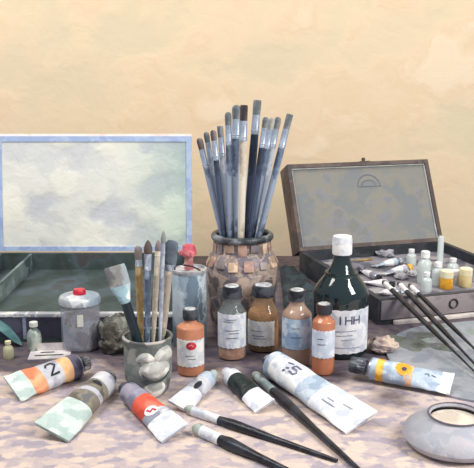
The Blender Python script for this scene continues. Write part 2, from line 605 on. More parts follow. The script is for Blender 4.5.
spec = [  # tip px, tip py, rim px, depth offset, radius, handle, bristle, label, bristle len
    (199, 138, 217, -.004, .0044, H_SLATE, BR_BROWN, 'slate handled brush at the far left of the fan in the tall jar', .020, 'filbert'),
    (206, 132, 221, .008, .0040, H_PALE, BR_GREY, 'pale grey brush second from the left of the fan in the tall jar', .018, 'filbert'),
    (213, 130, 224, -.016, .0042, H_NAVY, BR_BROWN, 'thin navy brush third from the left in the tall jar', .018, 'filbert'),
    (220, 126, 228, .020, .0046, H_PALE, BR_GREY, 'grey handled brush fourth from the left in the tall jar', .020, 'flat'),
    (228, 112, 231, -.022, .0046, H_SLATE, BR_GREY, 'slate brush left of the two tall centre brushes in the jar', .022, 'filbert'),
    (236.5, 105, 235, .014, .0062, H_SLATE, BR_GREY, 'broad slate brush with a rounded grey head near the middle of the jar', .024, 'filbert'),
    (244, 105, 241, -.034, .0054, H_CREAM, BR_DARK, 'cream handled brush with a dark brown head at the middle of the jar', .026, 'flat'),
    (257.5, 100, 247, .032, .0060, H_NAVY, BR_GREY, 'tallest brush in the stoneware jar, navy with a square grey head', .026, 'flat'),
    (266, 117, 250, -.028, .0044, H_NAVY, BR_GREY, 'navy brush just right of the tallest brush in the jar', .018, 'filbert'),
    (272, 118, 253, .002, .0046, H_SLATE, BR_LIGHT, 'slate brush with a light grey head, fourth from the right of the fan', .020, 'filbert'),
    (278.5, 117, 256, .026, .0048, H_PALE, BR_GREY, 'pale handled brush second from the right of the fan', .021, 'filbert'),
    (290, 114, 260, -.010, .0050, H_SLATE, BR_GREY, 'slate brush leaning furthest right out of the tall jar', .026, 'flat'),
]
for (tx, ty, rx, dy, R, hm, brm, lb_, bl, shp) in spec:
    rim = PY(rx, 236, jc.y + dy); rim.z = jh
    rim.x = jc.x + max(-.036, min(.036, rim.x - jc.x))
    t = PY(tx, ty, jc.y + dy * 1.1)
    k = (jh - .0145) / (t.z - jh)
    bot = rim - (t - rim) * k
    brush('paint_brush', lb_, t, bot, R * 1.22, hm, F_SILV, brm, (bl, bl + .034), .7, shp, 'brushes fanned out in the tall stoneware jar', wide=.95, blunt=True)

# ------------------------------------------------------------------ front pot with moustached relief and its brushes
pr_ = .0355
pc = standing(149, 398, pr_ * .75)
ph = PY(148, 336, pc.y).z
pot = thing('brush_pot', 'grey glazed pot with a white folded relief on its front, holding the wide flat brush', 'pot', pc)
potm = paint(['#566060', '#6c7472', '#828884', '#9a9c94'], 50, .45, .4)
bm = B()
lathe(bm, [(0, 0), (pr_ * .72, 0), (pr_ * .84, .005), (pr_ * .97, ph * .3), (pr_, ph * .6), (pr_ * .97, ph * .9), (pr_ * 1.02, ph * .96), (pr_ * 1.03, ph),
           (pr_ * .95, ph), (pr_ * .9, ph * .9), (pr_ * .92, ph * .5), (pr_ * .7, .006), (0, .006)], 52, wob=.02)
link('pot_body', bm, potm, pot)
bm = B()
lathe(bm, [(pr_ * .985 + .0024 * cos(2 * pi * k / 8), ph + .0022 * sin(2 * pi * k / 8)) for k in range(8)], 48, closed=True)
link('rim', bm, paint(['#5c5e60', '#8a8884', '#b9b4ac', '#a8a6a6'], 60, .4), pot)['label'] = 'pale worn rim of the pot'


def relief(bm, a0, z0, ra, rz, bulge, seg=24, rad=pr_, squ=0.0):
    rings = []
    for i in range(9):
        f = i / 8
        ring = []
        for k in range(seg):
            an = 2 * pi * k / seg
            aa = a0 + ra * f * cos(an)
            zz = z0 + rz * f * sin(an) - squ * (f * cos(an)) ** 2
            hgt = bulge * (1 - f ** 2.4) - .0015
            r = rad * (1.0 if zz > ph * .55 else .86 + .14 * max(0, zz) / (ph * .55)) + hgt
            ring.append(bm.verts.new((r * sin(aa), -r * cos(aa), zz)))
        rings.append(ring)
    for a, b_ in zip(rings[1:], rings[2:]):
        for k in range(seg):
            j = (k + 1) % seg
            bm.faces.new((a[k], a[j], b_[j], b_[k]))
    bm.faces.new(rings[1])


whitem = paint(['#a6a8a4', '#c4c4be', '#d8d7d0', '#e4e3df', '#ecebe8'], 60, .5, .4)
bm = B()
relief(bm, .45, ph * .50, .80, ph * .21, .0085)
link('relief_cheek', bm, whitem, pot)
bm = B()
relief(bm, .0, ph * .76, .44, ph * .09, .006, squ=.006)
relief(bm, .92, ph * .77, .62, ph * .15, .006, squ=.006)
link('relief_moustache', bm, whitem, pot)
bm = B()
relief(bm, .42, ph * .17, .62, ph * .17, .006)
link('relief_chin', bm, whitem, pot)
bm = B()
cyl = lambda u, v, l: Vector(((pr_ + .006 + l) * sin(u), -(pr_ + .006 + l) * cos(u), v))
tube_path(bm, [Vector(((pr_ * .93 + .0062) * sin(a), -(pr_ * .93 + .0062) * cos(a), ph * (.335 + .16 * ((a - .42) / .6) ** 2))) for a in [-.12 + 1.08 * k / 14 for k in range(15)]], .0014, 8)
link('relief_fold', bm, paint(['#33383a', '#4d5250'], 50), pot)['label'] = 'dark curved fold line'


def potbrush(tx, ty, rx, dy, R, hm, fm, brm, lbl, bl, fl, shp, **kw):
    rimp = PY(rx, 334, pc.y + dy); rimp.z = ph
    rimp.x = pc.x + max(-.026, min(.026, rimp.x - pc.x))
    t = PY(tx, ty, pc.y + dy)
    k = (ph - .009) / (t.z - ph)
    bot = rimp - (t - rimp) * k
    bot.x = pc.x + max(-.02, min(.02, bot.x - pc.x))
    return brush('paint_brush', lbl, t, bot, R, hm, fm, brm, (bl, fl), group='brushes standing in the grey glazed pot', shape=shp, **kw)


FLATROLL = 0.0
potbrush(114, 266, 137, -.012, .0072, H_TEAL, F_TEAL, paint(['#737478', '#8f8c88', '#a7b4ba'], 60, .8, .4, stretch=(1, 1, .3)),
         'wide flat brush with grey bristles, pale blue ferrule and dark teal handle', .030, .056, 'flat', flat=.6, wide=2.1, blunt=True, roll=FLATROLL)
potbrush(138, 246, 141, .012, .0052, H_OCHRE, F_SILV, BR_BROWN, 'ochre handled brush with a soft brown head in the grey pot', .020, .030, 'filbert', flat=.8, blunt=True)
potbrush(148, 240, 147.5, -.010, .0046, H_SLATE, F_SILV, BR_DARK, 'slate handled brush with a pointed dark head in the grey pot', .020, .044, 'round', flat=1.0, wide=1.2, blunt=True)
potbrush(158.5, 240, 153.5, .010, .0042, H_CREAM, H_CREAM, BR_BROWN, 'cream handled brush with a small brown head in the grey pot', .016, .024, 'round', blunt=True)
potbrush(163.5, 231, 160, -.006, .0032, H_PALE, H_PALE, BR_GREY, 'thinnest and tallest grey brush standing in the grey pot', .018, .034, 'round', blunt=True)
potbrush(172, 240, 163, .018, .0056, H_CREAM, F_SILV, paint(['#3f4a58', '#56606c', '#6c7680'], 80, .8, .5),
         'fat round brush with a bushy blue-grey head in the grey pot', .036, .046, 'filbert', flat=1.2, wide=1.7, blunt=True)


# ------------------------------------------------------------------ bottles
def strokes_text(s, x, y, h, wch):
    G = {'H': [[(0, 0), (0, 1)], [(1, 0), (1, 1)], [(0, .5), (1, .5)]],
         'I': [[(.5, 0), (.5, 1)]],
         'M': [[(0, 0), (0, 1), (.5, .4), (1, 1), (1, 0)]],
         '2': [[(0, .75), (.2, 1), (.75, 1), (1, .75), (.7, .45), (0, 0), (1, 0)]],
         '5': [[(1, 1), (.1, 1), (0, .55), (.7, .6), (1, .35), (.7, 0), (0, .05)]],
         '%': [[(0, 0), (1, 1)], [(0, .8), (.25, 1), (.3, .7), (0, .8)], [(.7, .2), (1, .25), (.9, 0), (.7, .2)]],
         '-': [[(0, .5), (1, .5)]]}
    out = []
    for i, ch in enumerate(s):
        for ln in G.get(ch, []):
            out.append([(x + (i * 1.35 + a) * wch, y + b_ * h) for a, b_ in ln])
    return out


def bottle(name, label, px, pyb, pyt, wpx, glassm, liquid, capm, lab, group, capn=.12, necks=.34, shoulder=.22, label_z=(.2, .68), liq_top=.72, twist=0.0,
           marks=None, lab_w=1.25, y=None, capw=.62, extra=None, flat=1.0, tilt=0.0):
    s = FPX / (P(px, pyb).y * cos(PITCH) + CAM_H * sin(PITCH))
    r = wpx / 2 / s
    c = standing(px, pyb, r)
    H = PY(px, pyt, c.y).z
    o = thing(name, label, 'bottle', c, group, rotz=0)
    face = atan2(c.x, c.y)
    ch = H * capn
    zs = H * (1 - capn - shoulder)            # where the shoulder starts
    zc = H - ch
    rn = r * capw * .82
    bm = B()
    prof = [(0, .0015), (r * .8, 0), (r * .97, .003), (r, .008), (r, zs)]
    for k in range(1, 8):
        t = k / 8
        prof.append((r + (rn - r) * (1 - cos(t * pi)) / 2, zs + (zc - .003 - zs) * (t * .85 + .15 * t * t)))
    prof += [(rn, zc - .002), (rn, H - .003), (0, H - .003)]
    lathe(bm, prof, 44)
    link('glass_body', bm, glassm, o)
    if liquid:
        bm = B()
        zt = H * liq_top
        pl = []
        for (a, z) in prof[1:-2]:
            if z < zt:
                pl.append((max(a - .0012, .001), max(z, .002)))
        pl = [(0, .002)] + pl + [(pl[-1][0] * .96, zt), (0, zt)]
        lathe(bm, pl, 40)
        link('liquid', bm, liquid, o)
    # cap, with grip ridges
    bm = B()
    rc = r * capw
    seg = 48
    rings = []
    for (rr, z, g) in [(rc * .96, zc, 0), (rc, zc + ch * .08, 1), (rc, zc + ch * .8, 1), (rc * .93, H, 0), (rc * .8, H + .0006, 0)]:
        rings.append([bm.verts.new(((rr - g * (k % 2) * .0006) * cos(2 * pi * k / seg), (rr - g * (k % 2) * .0006) * sin(2 * pi * k / seg), z)) for k in range(seg)])
    for a, b_ in zip(rings, rings[1:]):
        for k in range(seg):
            j = (k + 1) % seg
            bm.faces.new((a[k], a[j], b_[j], b_[k]))
    bm.faces.new(rings[0]); bm.faces.new(rings[-1])
    co = link('cap', bm, capm, o)
    if capm is not WHITE:
        bm = B()  # highlight on dark cap tops, put into the colour as a pale disc
        lathe(bm, [(0, H + .0016), (rc * .68, H + .0014), (rc * .76, H + .0004), (0, H + .0004)], 30)
        link('cap_highlight', bm, paint(['#8b8f98', '#b4b8be', '#d4d6d8'], 90, .35), co)['label'] = 'painted pale highlight on top of the cap'
    # paper label wrapped round the front
    z0, z1 = H * label_z[0], H * label_z[1]
    bm = B()
    n = 26
    vs = []
    for k in range(n + 1):
        a = -lab_w + 2 * lab_w * k / n + twist + face * -1
        wv = .0006 * sin(k * 1.7)
        vs.append([bm.verts.new(((r + q) * sin(a), -(r + q) * cos(a), z)) for q, z in ((.0003, z0 + wv), (.0008, z0 + wv), (.0008, z1 + wv), (.0003, z1 + wv))])
    for a, b_ in zip(vs, vs[1:]):
        for q in range(4):
            bm.faces.new((a[q], b_[q], b_[(q + 1) % 4], a[(q + 1) % 4]))
    bm.faces.new(vs[0]); bm.faces.new(vs[-1])
    lo = link('paper_label', bm, lab, o)
    surf = lambda u, v, l: Vector(((r + .0008 + l) * sin(u / r + twist - face), -(r + .0008 + l) * cos(u / r + twist - face), z0 + v))
    if marks:
        marks(surf, r, z1 - z0, lo)
    if tilt:
        o.rotation_euler = (0, tilt, 0)
    return o, c, r, H


def lines_mark(rows, wd=.0011, mat=None):
    def f(surf, r, h, lo):
        bm = B()
        ls = [[(a * r, v * h), (b_ * r, (v + .01) * h)] for (v, a, b_) in rows]
        ribbons(bm, surf, ls, wd)
        link('label_print', bm, mat or INKBLUE, lo, smooth=False)
    return f


def seal_mark(surf, r, h, lo):
    bm = B()
    disc(bm, surf, .05 * r, h * .80, r * .36, r * .30)
    so = link('round_seal', bm, RED, lo, smooth=False)
    so['label'] = 'round red seal'
    bm = B()
    ribbons(bm, lambda u, v, l: surf(u, v, l + .0003), [[(-.12 * r, h * .80), (.02 * r, h * .84), (.2 * r, h * .78)]], .0012)
    link('seal_swirl', bm, paint(['#f0b0b0', '#f5d0cc'], 90), lo, smooth=False)
    bm = B()
    ribbons(bm, surf, [[(-.4 * r, h * .42), (.3 * r, h * .42)], [(-.2 * r, h * .3), (.35 * r, h * .3)]], .0009)
    link('label_print', bm, INKBLUE, lo, smooth=False)


BG = 'small screw-cap bottles standing in the middle of the table'
cg = glass('#b4c2c4', .8)
gg = glass('#5f7078', .55)
amber = paint(['#8c5a3c', '#b9764c', '#d39a68', '#e2b487'], 45, .4, .2)
orange = paint(['#cc7c52', '#e09a6e', '#efb890', '#dc9068'], 60, .35, .2)
peach = paint(['#bf9884', '#dab094', '#e8c4a4', '#f0d4b4'], 60, .35, .2)
greyliq = paint(['#4f5c60', '#6b7a7c', '#8b9696'], 30, .35, .2)
darkliq = paint(['#151c20', '#1e2a2c', '#2c3a3a', '#11171c'], 30, .25, .2)
capdark = paint(['#15181e', '#262a32', '#4b5058'], 60, .3, .2)

bottle('medium_bottle', 'small bottle of orange liquid with a round red seal on its white label', 191, 378, 309, 28, glass('#d8a080', .5), orange, capdark, WHITE, BG,
       capn=.15, shoulder=.12, label_z=(.17, .58), liq_top=.84, marks=seal_mark, capw=.54, lab_w=1.2)
bottle('medium_bottle', 'clear bottle with a pale blue label and orange liquid at its base, black cap', 232, 362, 286, 29, cg, orange, capdark, LABEL, BG,
       capn=.15, shoulder=.24, label_z=(.19, .66), liq_top=.20, marks=lines_mark([(.84, -.5, .3), (.78, -.6, .1), (.52, -.5, .5), (.44, -.2, .5), (.3, -.4, .4)]), capw=.68)
bottle('medium_bottle', 'dark glass bottle with amber side and white label, just behind the pale blue labelled one', 263, 354, 285, 32, glass('#b09070', .6), paint(['#4c3c34', '#9a6c48', '#d8a06a', '#ecc494'], 45, .4), capdark,
       WHITE, BG, capn=.16, shoulder=.30, label_z=(.12, .50), liq_top=.62, marks=lines_mark([(.6, -.6, .1), (.4, -.5, .3), (.3, -.4, .4)]), capw=.72, lab_w=1.0, twist=-.25)
bottle('medium_bottle', 'bottle with peach shoulders and a sky blue label, left of the tall dark bottle', 296, 369, 290, 30, glass('#b8a090', .4), peach, capdark,
       paint(['#8aa4c2', '#9fb6ce', '#b4c8da', '#c8d6e2'], 90, .5), BG, capn=.13, shoulder=.20, label_z=(.26, .66), liq_top=.80,
       marks=lines_mark([(.7, -.3, .2), (.4, -.4, .3)]), capw=.60)
bottle('medium_bottle', 'slim orange bottle with a grey label touching the tall dark bottle', 322.5, 377, 304, 23, glass('#d09070', .5), orange, paint(['#1c1a1e', '#4a2a2c', '#30343c'], 60, .3), LABEL, BG,
       capn=.13, shoulder=.12, label_z=(.27, .66), liq_top=.84, marks=lines_mark([(.7, -.5, .0), (.5, -.5, .2)]), capw=.70)


def big_marks(surf, r, h, lo):
    bm = B()
    ribbons(bm, surf, strokes_text('IHH', -.36 * r, h * .68, h * .19, r * .22), .0022)
    link('label_lettering', bm, INKBLUE, lo, smooth=False)
    bm = B()
    ribbons(bm, surf, [[(-.5 * r, h * .52), (.35 * r, h * .53)], [(-.4 * r, h * .42), (.2 * r, h * .43)], [(-.5 * r, h * .15), (.5 * r, h * .13)], [(-.2 * r, h * .32), (.3 * r, h * .33)]], .0015)
    link('label_print', bm, paint(['#8a92a6', '#a4aabc'], 60), lo, smooth=False)


bo, bc, br, bH = bottle('large_bottle', 'tall dark bottle with a white screw cap and white lettered label', 339, 361, 236, 56, glass('#16282c', .12, .04), darkliq, WHITE, paint(['#bcc2d0', '#ccd0da', '#dadce4', '#e8e8ec'], 80, .5), None,
                        capn=.15, shoulder=.34, label_z=(.06, .43), liq_top=.7, marks=big_marks, capw=.36, lab_w=1.1, twist=.26)

# square metal oil can with a red stopper, behind the orange bottle
cr = .0295
cc = standing(190, 350, cr)
chh = PY(190, 268, cc.y).z
can = thing('oil_can', 'silver blue metal can with a red stopper, in front of the stoneware jar', 'can', cc)
canm = paint(['#74889a', '#8c9fb0', '#a6b8c6', '#bccdd8', '#cfdbe2', '#8898a8'], 50, .35, .25, .15, stretch=(1, 1, .35))
bm = B()
lathe(bm, [(0, 0), (cr * .95, 0), (cr, .002), (cr, chh * .95), (cr * .97, chh * .97)], 44)
link('can_body', bm, canm, can)
bm = B()
lathe(bm, [(cr * 1.0, chh * .95), (cr * 1.04, chh * .965), (cr * 1.03, chh), (cr * .92, chh), (cr * .88, chh * .985), (cr * .3, chh * .99), (0, chh * .99)], 44)
link('can_top', bm, paint(['#737c88', '#a8aeb6', '#d6d8dc'], 50, .3, .2, .3), can)
bm = B()
kt = PY(191, 244, cc.y).z
lathe(bm, [(.0085, chh * .99), (.008, chh + .004), (.007, chh + (kt - chh) * .45), (.0085, chh + (kt - chh) * .5), (0, chh + (kt - chh) * .5)], 20)
sp = link('spout', bm, paint(['#b06a6a', '#c98e88', '#d8b0a6'], 60), can)
bm = B()
z5 = chh + (kt - chh) * .5
lathe(bm, [(0, z5), (.010, z5), (.0135, z5 + .003), (.0135, z5 + .008), (.010, kt - .002), (.004, kt), (0, kt)], 10)
for a in (0, 2.1, 4.2):
    box(bm, (.008, -.003, z5 + .002), (.0165, .003, z5 + .010), M=Matrix.Rotation(a + pi, 4, 'Z'), bev=.001)
link('stopper', bm, paint(['#b8475a', '#cf6672', '#dc8a8c'], 60, .45), can)['label'] = 'red lobed stopper'
bm = B()
tube_path(bm, crease_smooth([(-.024, -.003, chh * .985), (-.022, -.006, chh + .006), (-.010, -.014, chh + .009), (.008, -.016, chh + .006), (.02, -.01, chh * .985)]), .0014, 8)
link('wire_handle', bm, INK, can)

# ------------------------------------------------------------------ red topped glass jar
gr_ = .033
gc = standing(82, 354, gr_)
gh = PY(82, 294, gc.y).z
gj = thing('glass_jar', 'clear glass jar with a pale lid topped by a red knob', 'jar', gc)
bm = B()
lathe(bm, [(0, .002), (gr_ * .85, 0), (gr_ * .98, .004), (gr_, .01), (gr_, gh * .78), (gr_ * .9, gh * .86), (gr_ * .9, gh * .9)], 44)
link('glass_body', bm, glass('#c9ccd8', .72), gj)
bm = B()
lathe(bm, [(0, .004), (gr_ * .85, .004), (gr_ * .92, .012), (gr_ * .93, gh * .62), (0, gh * .64)], 40)
link('contents', bm, paint(['#5c5660', '#7a7478', '#98a4ae', '#8090a4', '#b8b8b4', '#6b6058'], 55, .5, .3), gj)
bm = B()
lathe(bm, [(gr_ * .9, gh * .84), (gr_ * 1.06, gh * .85), (gr_ * 1.07, gh * .93), (gr_ * 1.0, gh * .97), (gr_ * .5, gh * 1.0), (0, gh * 1.005)], 44)
lidj = link('lid', bm, paint(['#7f90a0', '#a9b6c0', '#d8dcdc', '#9aa0aa'], 34, .35), gj)
bm = B()
lathe(bm, [(gr_ * .32, gh * 1.0), (gr_ * .34, gh * 1.04), (gr_ * .28, gh * 1.09), (0, gh * 1.10)], 24)
link('knob', bm, RED, lidj)['label'] = 'flat red knob'
bm = B()
sj = lambda u, v, l: Vector(((gr_ + l) * sin(u / gr_), -(gr_ + l) * cos(u / gr_), v))
ribbons(bm, sj, [[(.006, gh * .50), (.006, gh * .72)]], .010)
link('paper_label', bm, paint(['#cfd0c8', '#e6e4d8'], 60), gj, smooth=False)


# ------------------------------------------------------------------ crumpled rags
def rag(name, label, cat, c, rx, ry, rz, mat, seed, amp=.45, group=None):
    bm = B()
    bmesh.ops.create_icosphere(bm, subdivisions=5, radius=1)
    for v in bm.verts:
        p = v.co.normalized()
        n1 = noise.noise(p * 1.7 + Vector((seed, 0, 0)))
        n2 = abs(noise.noise(p * 2.6 + Vector((0, seed, 0))))
        n3 = abs(noise.noise(p * 5 + Vector((0, 0, seed))))
        s = 1 + amp * n1 - amp * .7 * n2 - amp * .2 * n3
        v.co = Vector((p.x * rx * s, p.y * ry * s, max(0, (p.z * .5 + .42) * s) * rz))
    o = link(name, bm, mat, None, True, c)
    tag(o, label, cat, group)
    return o


rag('paint_rag', 'dark olive crumpled rag between the red-topped jar and the grey pot', 'rag', P(115, 352), .032, .022, .066,
    paint(['#33352f', '#4c4a42', '#67625a', '#7d8078', '#57504e', '#8b8c82'], 42, .8, .6), 3.1)
rag('paint_rag', 'small peach-grey crumpled rag right of the tall dark bottle', 'rag', P(382, 352), .024, .022, .03,
    paint(['#8c8084', '#b5a49e', '#cdb8a8', '#a2949a'], 40, .8, .5), 7.7, .3)

# dark rumpled cloth, added to darken the table between jar and wooden box
cpts = [P(279, 266), P(293, 267), P(318, 292), P(338, 314), P(300, 326), P(284, 312)]
cc0 = sum(cpts, Vector()) / 6
bm = B()
nr, na = 14, 60
cl = [bm.verts.new((0, 0, .008))]
rings = []
for i in range(1, nr + 1):
    f = i / nr
    rg = []
    for k in range(na):
        t = k / na * 6
        e0 = cpts[int(t) % 6].lerp(cpts[(int(t) + 1) % 6], t % 1) - cc0
        nn = noise.noise(Vector((e0.x * f * 22, e0.y * f * 22, 3)))
        n2 = abs(noise.noise(Vector((e0.x * f * 45, e0.y * f * 45, 8))))
        rg.append(bm.verts.new((e0.x * f * .98, e0.y * f * .98, max(.0012, (.010 + .012 * nn + .012 * n2) * min(1, (1 - f) * 5 + .12)))))
    rings.append(rg)
for k in range(na):
    bm.faces.new((cl[0], rings[0][k], rings[0][(k + 1) % na]))
for a, b_ in zip(rings, rings[1:]):
    for k in range(na):
        bm.faces.new((a[k], b_[k], b_[(k + 1) % na], a[(k + 1) % na]))
lowr = [bm.verts.new((v.co.x, v.co.y, 0)) for v in rings[-1]]
for k in range(na):
    bm.faces.new((rings[-1][k], lowr[k], lowr[(k + 1) % na], rings[-1][(k + 1) % na]))
bm.faces.new(lowr)
tag(link('added_dark_cloth', bm, paint(['#1c262e', '#26323a', '#34404a', '#2a3a3c'], 40, .8, .4), None, True, cc0), 'added dark blue-green rumpled cloth darkening the table between the stoneware jar and the wooden box', 'cloth')

# ------------------------------------------------------------------ paint tubes


def tube(name, label, pcap, ptail, r, tw, roll, bands, capm, z0=0.0, cap_r=.62, cap_l=.014, bend=.0, group='squeezed paint tubes lying on the table', marks=None, crumple=.0012, seed=1.0, cat='paint tube'):
    A = Vector(pcap) if len(pcap) == 3 else P(pcap[0], pcap[1], r * .8)
    T = Vector(ptail) if len(ptail) == 3 else P(ptail[0], ptail[1], r * .6)
    A.z = z0 + r
    half = tw / 2
    T.z = z0 + half * abs(sin(roll)) + .002
    X = (T - A)
    Lg = X.length
    X.normalize()
    Y = Vector((0, 0, 1)).cross(X).normalized()
    Z = X.cross(Y)
    M = Matrix((X, Y, Z)).transposed().to_4x4()
    M.translation = A
    M = M @ Matrix.Rotation(roll, 4, 'X')
    o = bpy.data.objects.new(name, None)
    COL.objects.link(o)
    o.empty_display_size = .02
    o.matrix_world = M
    tag(o, label, cat, group)

    def S(t, th, off=0.0):
        f = t * t * (3 - 2 * t) * .75 + t * .25
        w_ = r + (half - r) * f
        h_ = r * (1 - f) ** .8 + .0011
        cr_ = crumple * min(1, t * 5) * (1 - .5 * t)
        nn = cr_ * 2.2 * noise.noise(Vector((t * 7, cos(th) * 1.2, sin(th) + seed))) 
        b_ = bend * sin(t * pi * 1.0) + bend * .4 * sin(t * pi * 3)
        return Vector((t * Lg, (w_ + off + nn) * cos(th), (h_ + off + nn * .8) * sin(th) + b_))

    def ring_mesh(t0, t1, off, nt_, caps=True, seg=36):
        bm = B()
        rr = [[bm.verts.new(S(t0 + (t1 - t0) * i / nt_, 2 * pi * k / seg, off)) for k in range(seg)] for i in range(nt_ + 1)]
        for a, b_ in zip(rr, rr[1:]):
            for k in range(seg):
                j = (k + 1) % seg
                bm.faces.new((a[k], a[j], b_[j], b_[k]))
        if caps:
            bm.faces.new(rr[0]); bm.faces.new(rr[-1])
        return bm

    body = link('tube_body', ring_mesh(0, 1, 0, 36), bands[0], o)
    for (t0, t1, m) in bands[1:]:
        link('colour_band', ring_mesh(t0, t1, .00035, max(3, int((t1 - t0) * 36)), False), m, body)
    # shoulder and threaded neck
    bm = B()
    MX = Matrix.Rotation(radians(-90), 4, 'Y')
    lathe(bm, [(r, 0), (r * .96, .003), (r * .5, .007), (r * .42, .008), (r * .42, .012), (0, .012)], 30, M=MX)
    link('shoulder', bm, METAL, o)
    bm = B()
    seg = 40
    rings = []
    rc = r * cap_r
    for (q, z, g) in [(rc * .9, .0085, 0), (rc, .0095, 1), (rc * .94, .0085 + cap_l * .92, 1), (rc * .8, .0085 + cap_l, 0)]:
        rings.append([bm.verts.new(MX @ Vector(((q - g * (k % 2) * .0009) * cos(2 * pi * k / seg), (q - g * (k % 2) * .0009) * sin(2 * pi * k / seg), z))) for k in range(seg)])
    for a, b_ in zip(rings, rings[1:]):
        for k in range(seg):
            j = (k + 1) % seg
            bm.faces.new((a[k], a[j], b_[j], b_[k]))
    bm.faces.new(rings[0]); bm.faces.new(rings[-1])
    link('cap', bm, capm, o)
    # folded crimp at the tail
    bm = B()
    box(bm, (Lg * .965, -half * 1.0, -.0018), (Lg * 1.0, half * 1.0, .0022), bev=.0007)
    link('crimp', bm, bands[-1][2] if len(bands) > 1 else bands[0], o)

    def top(u, v, l):
        """u along the tube (0..1 of length in metres), v across"""
        t = u / Lg
        f = t * t * (3 - 2 * t) * .75 + t * .25
        w_ = r + (half - r) * f
        c_ = max(-.98, min(.98, v / w_))
        return S(t, math.acos(c_), .0006 + l)
    if marks:
        marks(top, Lg, body)
    return o


TB_MINT = paint(['#aabdb9', '#b8c9c4', '#c8d5cf', '#d8dfd8'], 70, .4, .3)
TB_GREY = paint(['#8d909e', '#aeb0bc', '#c8cad0', '#dcdcde'], 38, .4, .3)
TB_WHITE = paint(['#c4cad6', '#d8dce4', '#e8eaee', '#f2f2f2'], 70, .4, .3)
TB_BLUE = paint(['#98a9be', '#a8b8ca', '#b8c6d6', '#ccd6e0'], 70, .4, .3)
TB_LILAC = paint(['#77748a', '#938fa2', '#aeaab8'], 40, .4, .3)
ORANGE = paint(['#cf7f58', '#e0986e', '#eeb084'], 45, .45, .3)
PEACHB = paint(['#dca06c', '#eab684', '#f2c89c'], 45, .45, .3)
OLIVE = paint(['#5c5850', '#736d62', '#8c8678', '#6a6a6c'], 45, .45, .3)
VERM = paint(['#c2402c', '#dc5a44', '#e8806a'], 45, .45, .3)
DKGREEN = paint(['#10181a', '#1c2a2a', '#2c3c3a'], 40, .35, .3)
PURP = paint(['#3c3a52', '#57546c', '#77748a'], 40, .35, .3)
CAPMIX = paint(['#1c1e26', '#3a3c46', '#a8aab0', '#e0e0de'], 60, .35, .3)


def m_two(top, Lg, body):
    bm = B()
    c, h = Lg * .42, .011
    two = [(0, .75), (.15, 1), (.7, 1), (.95, .7), (.6, .4), (.1, 0), (1, 0)]
    ribbons(bm, top, [[(c + (.5 - a) * .015, (.5 - b_) * .020) for a, b_ in two]], .0028)
    link('numeral', bm, INK, body, smooth=False)


tube('paint_tube', 'paint tube with orange bands and a dark numeral 2, furthest left', (76, 369), (12, 391), .0190, .052, radians(-28),
     [TB_MINT, (.0, .14, PURP), (.14, .30, PEACHB), (.30, .56, TB_GREY), (.56, .76, ORANGE)] + [(.76, .99, TB_MINT)], CAPMIX, bend=.002, marks=m_two, seed=2)


def m_oval(c, ru, rv, mat):
    def f(top, Lg, body):
        bm = B()
        disc(bm, top, Lg * c, 0, ru, rv)
        link('dark_patch', bm, mat, body, smooth=False)
    return f


tube('paint_tube', 'squeezed tube with taupe stripes and a mint tail in the left foreground', (104, 386), (51, 433), .0185, .052, radians(-22),
     [TB_MINT, (.0, .16, TB_GREY), (.16, .30, OLIVE), (.30, .36, TB_GREY), (.36, .52, OLIVE), (.52, .99, TB_MINT)], CAPMIX, bend=.001, marks=m_oval(.21, .004, .008, INK), seed=5)


def m_red(top, Lg, body):
    bm = B()
    disc(bm, top, Lg * .58, -.002, .009, .009)
    ro = link('round_badge', bm, WHITE, body, smooth=False)
    bm = B()
    t2_ = lambda u, v, l: top(u, v, l + .0003)
    ribbons(bm, t2_, [[(Lg * .58 - .005, -.006), (Lg * .58 + .002, -.004), (Lg * .58 - .001, .001), (Lg * .58 + .005, .003)]], .003)
    link('badge_swirl', bm, RED, ro, smooth=False)


tube('paint_tube', 'tube with a vermilion band and round red badge below the grey pot', (130, 395), (175, 434), .0150, .042, radians(22),
     [TB_WHITE, (.0, .30, TB_LILAC), (.30, .58, VERM), (.58, .70, TB_GREY), (.70, .99, TB_WHITE)], paint(['#1c1e26', '#4a4c58', '#7a7c86'], 60, .35), bend=.002, marks=m_red, seed=8)
tube('paint_tube', 'small white and grey tube with a black oval, right of the grey pot', (208, 381), (178, 407), .0125, .034, radians(-20),
     [TB_WHITE, (.0, .18, TB_BLUE), (.18, .5, TB_GREY), (.62, .99, TB_WHITE)], paint(['#8a9a98', '#b4c0bc', '#dfe4e0'], 60, .35), marks=m_oval(.42, .010, .004, INK), seed=11)
tube('paint_tube', 'nearly black green tube with a white tail and white cap', (232, 379), (265, 407), .0135, .034, radians(24),
     [TB_WHITE, (.0, .14, TB_WHITE), (.14, .60, DKGREEN), (.60, .99, TB_WHITE)], WHITE, seed=13)


def m_big(top, Lg, body):
    bm = B()
    five = [(1, 1), (.1, 1), (0, .55), (.7, .6), (1, .35), (.7, 0), (0, .05)]
    ribbons(bm, top, [[(Lg * .27 + a * .014, -.008 + b_ * .014) for a, b_ in five]], .0030)
    ribbons(bm, top, [[(Lg * .20, .003), (Lg * .25, .006)], [(Lg * .23, -.006), (Lg * .255, -.004)], [(Lg * .22, -.012), (Lg * .24, -.010)]], .0026)
    link('lettering', bm, PURP, body, smooth=False)
    bm = B()
    ribbons(bm, top, [[(Lg * .66, -.010), (Lg * .78, -.008)], [(Lg * .68, -.003), (Lg * .74, -.002)], [(Lg * .80, .004), (Lg * .88, .006)]], .0016)
    link('fine_print', bm, TB_LILAC, body, smooth=False)


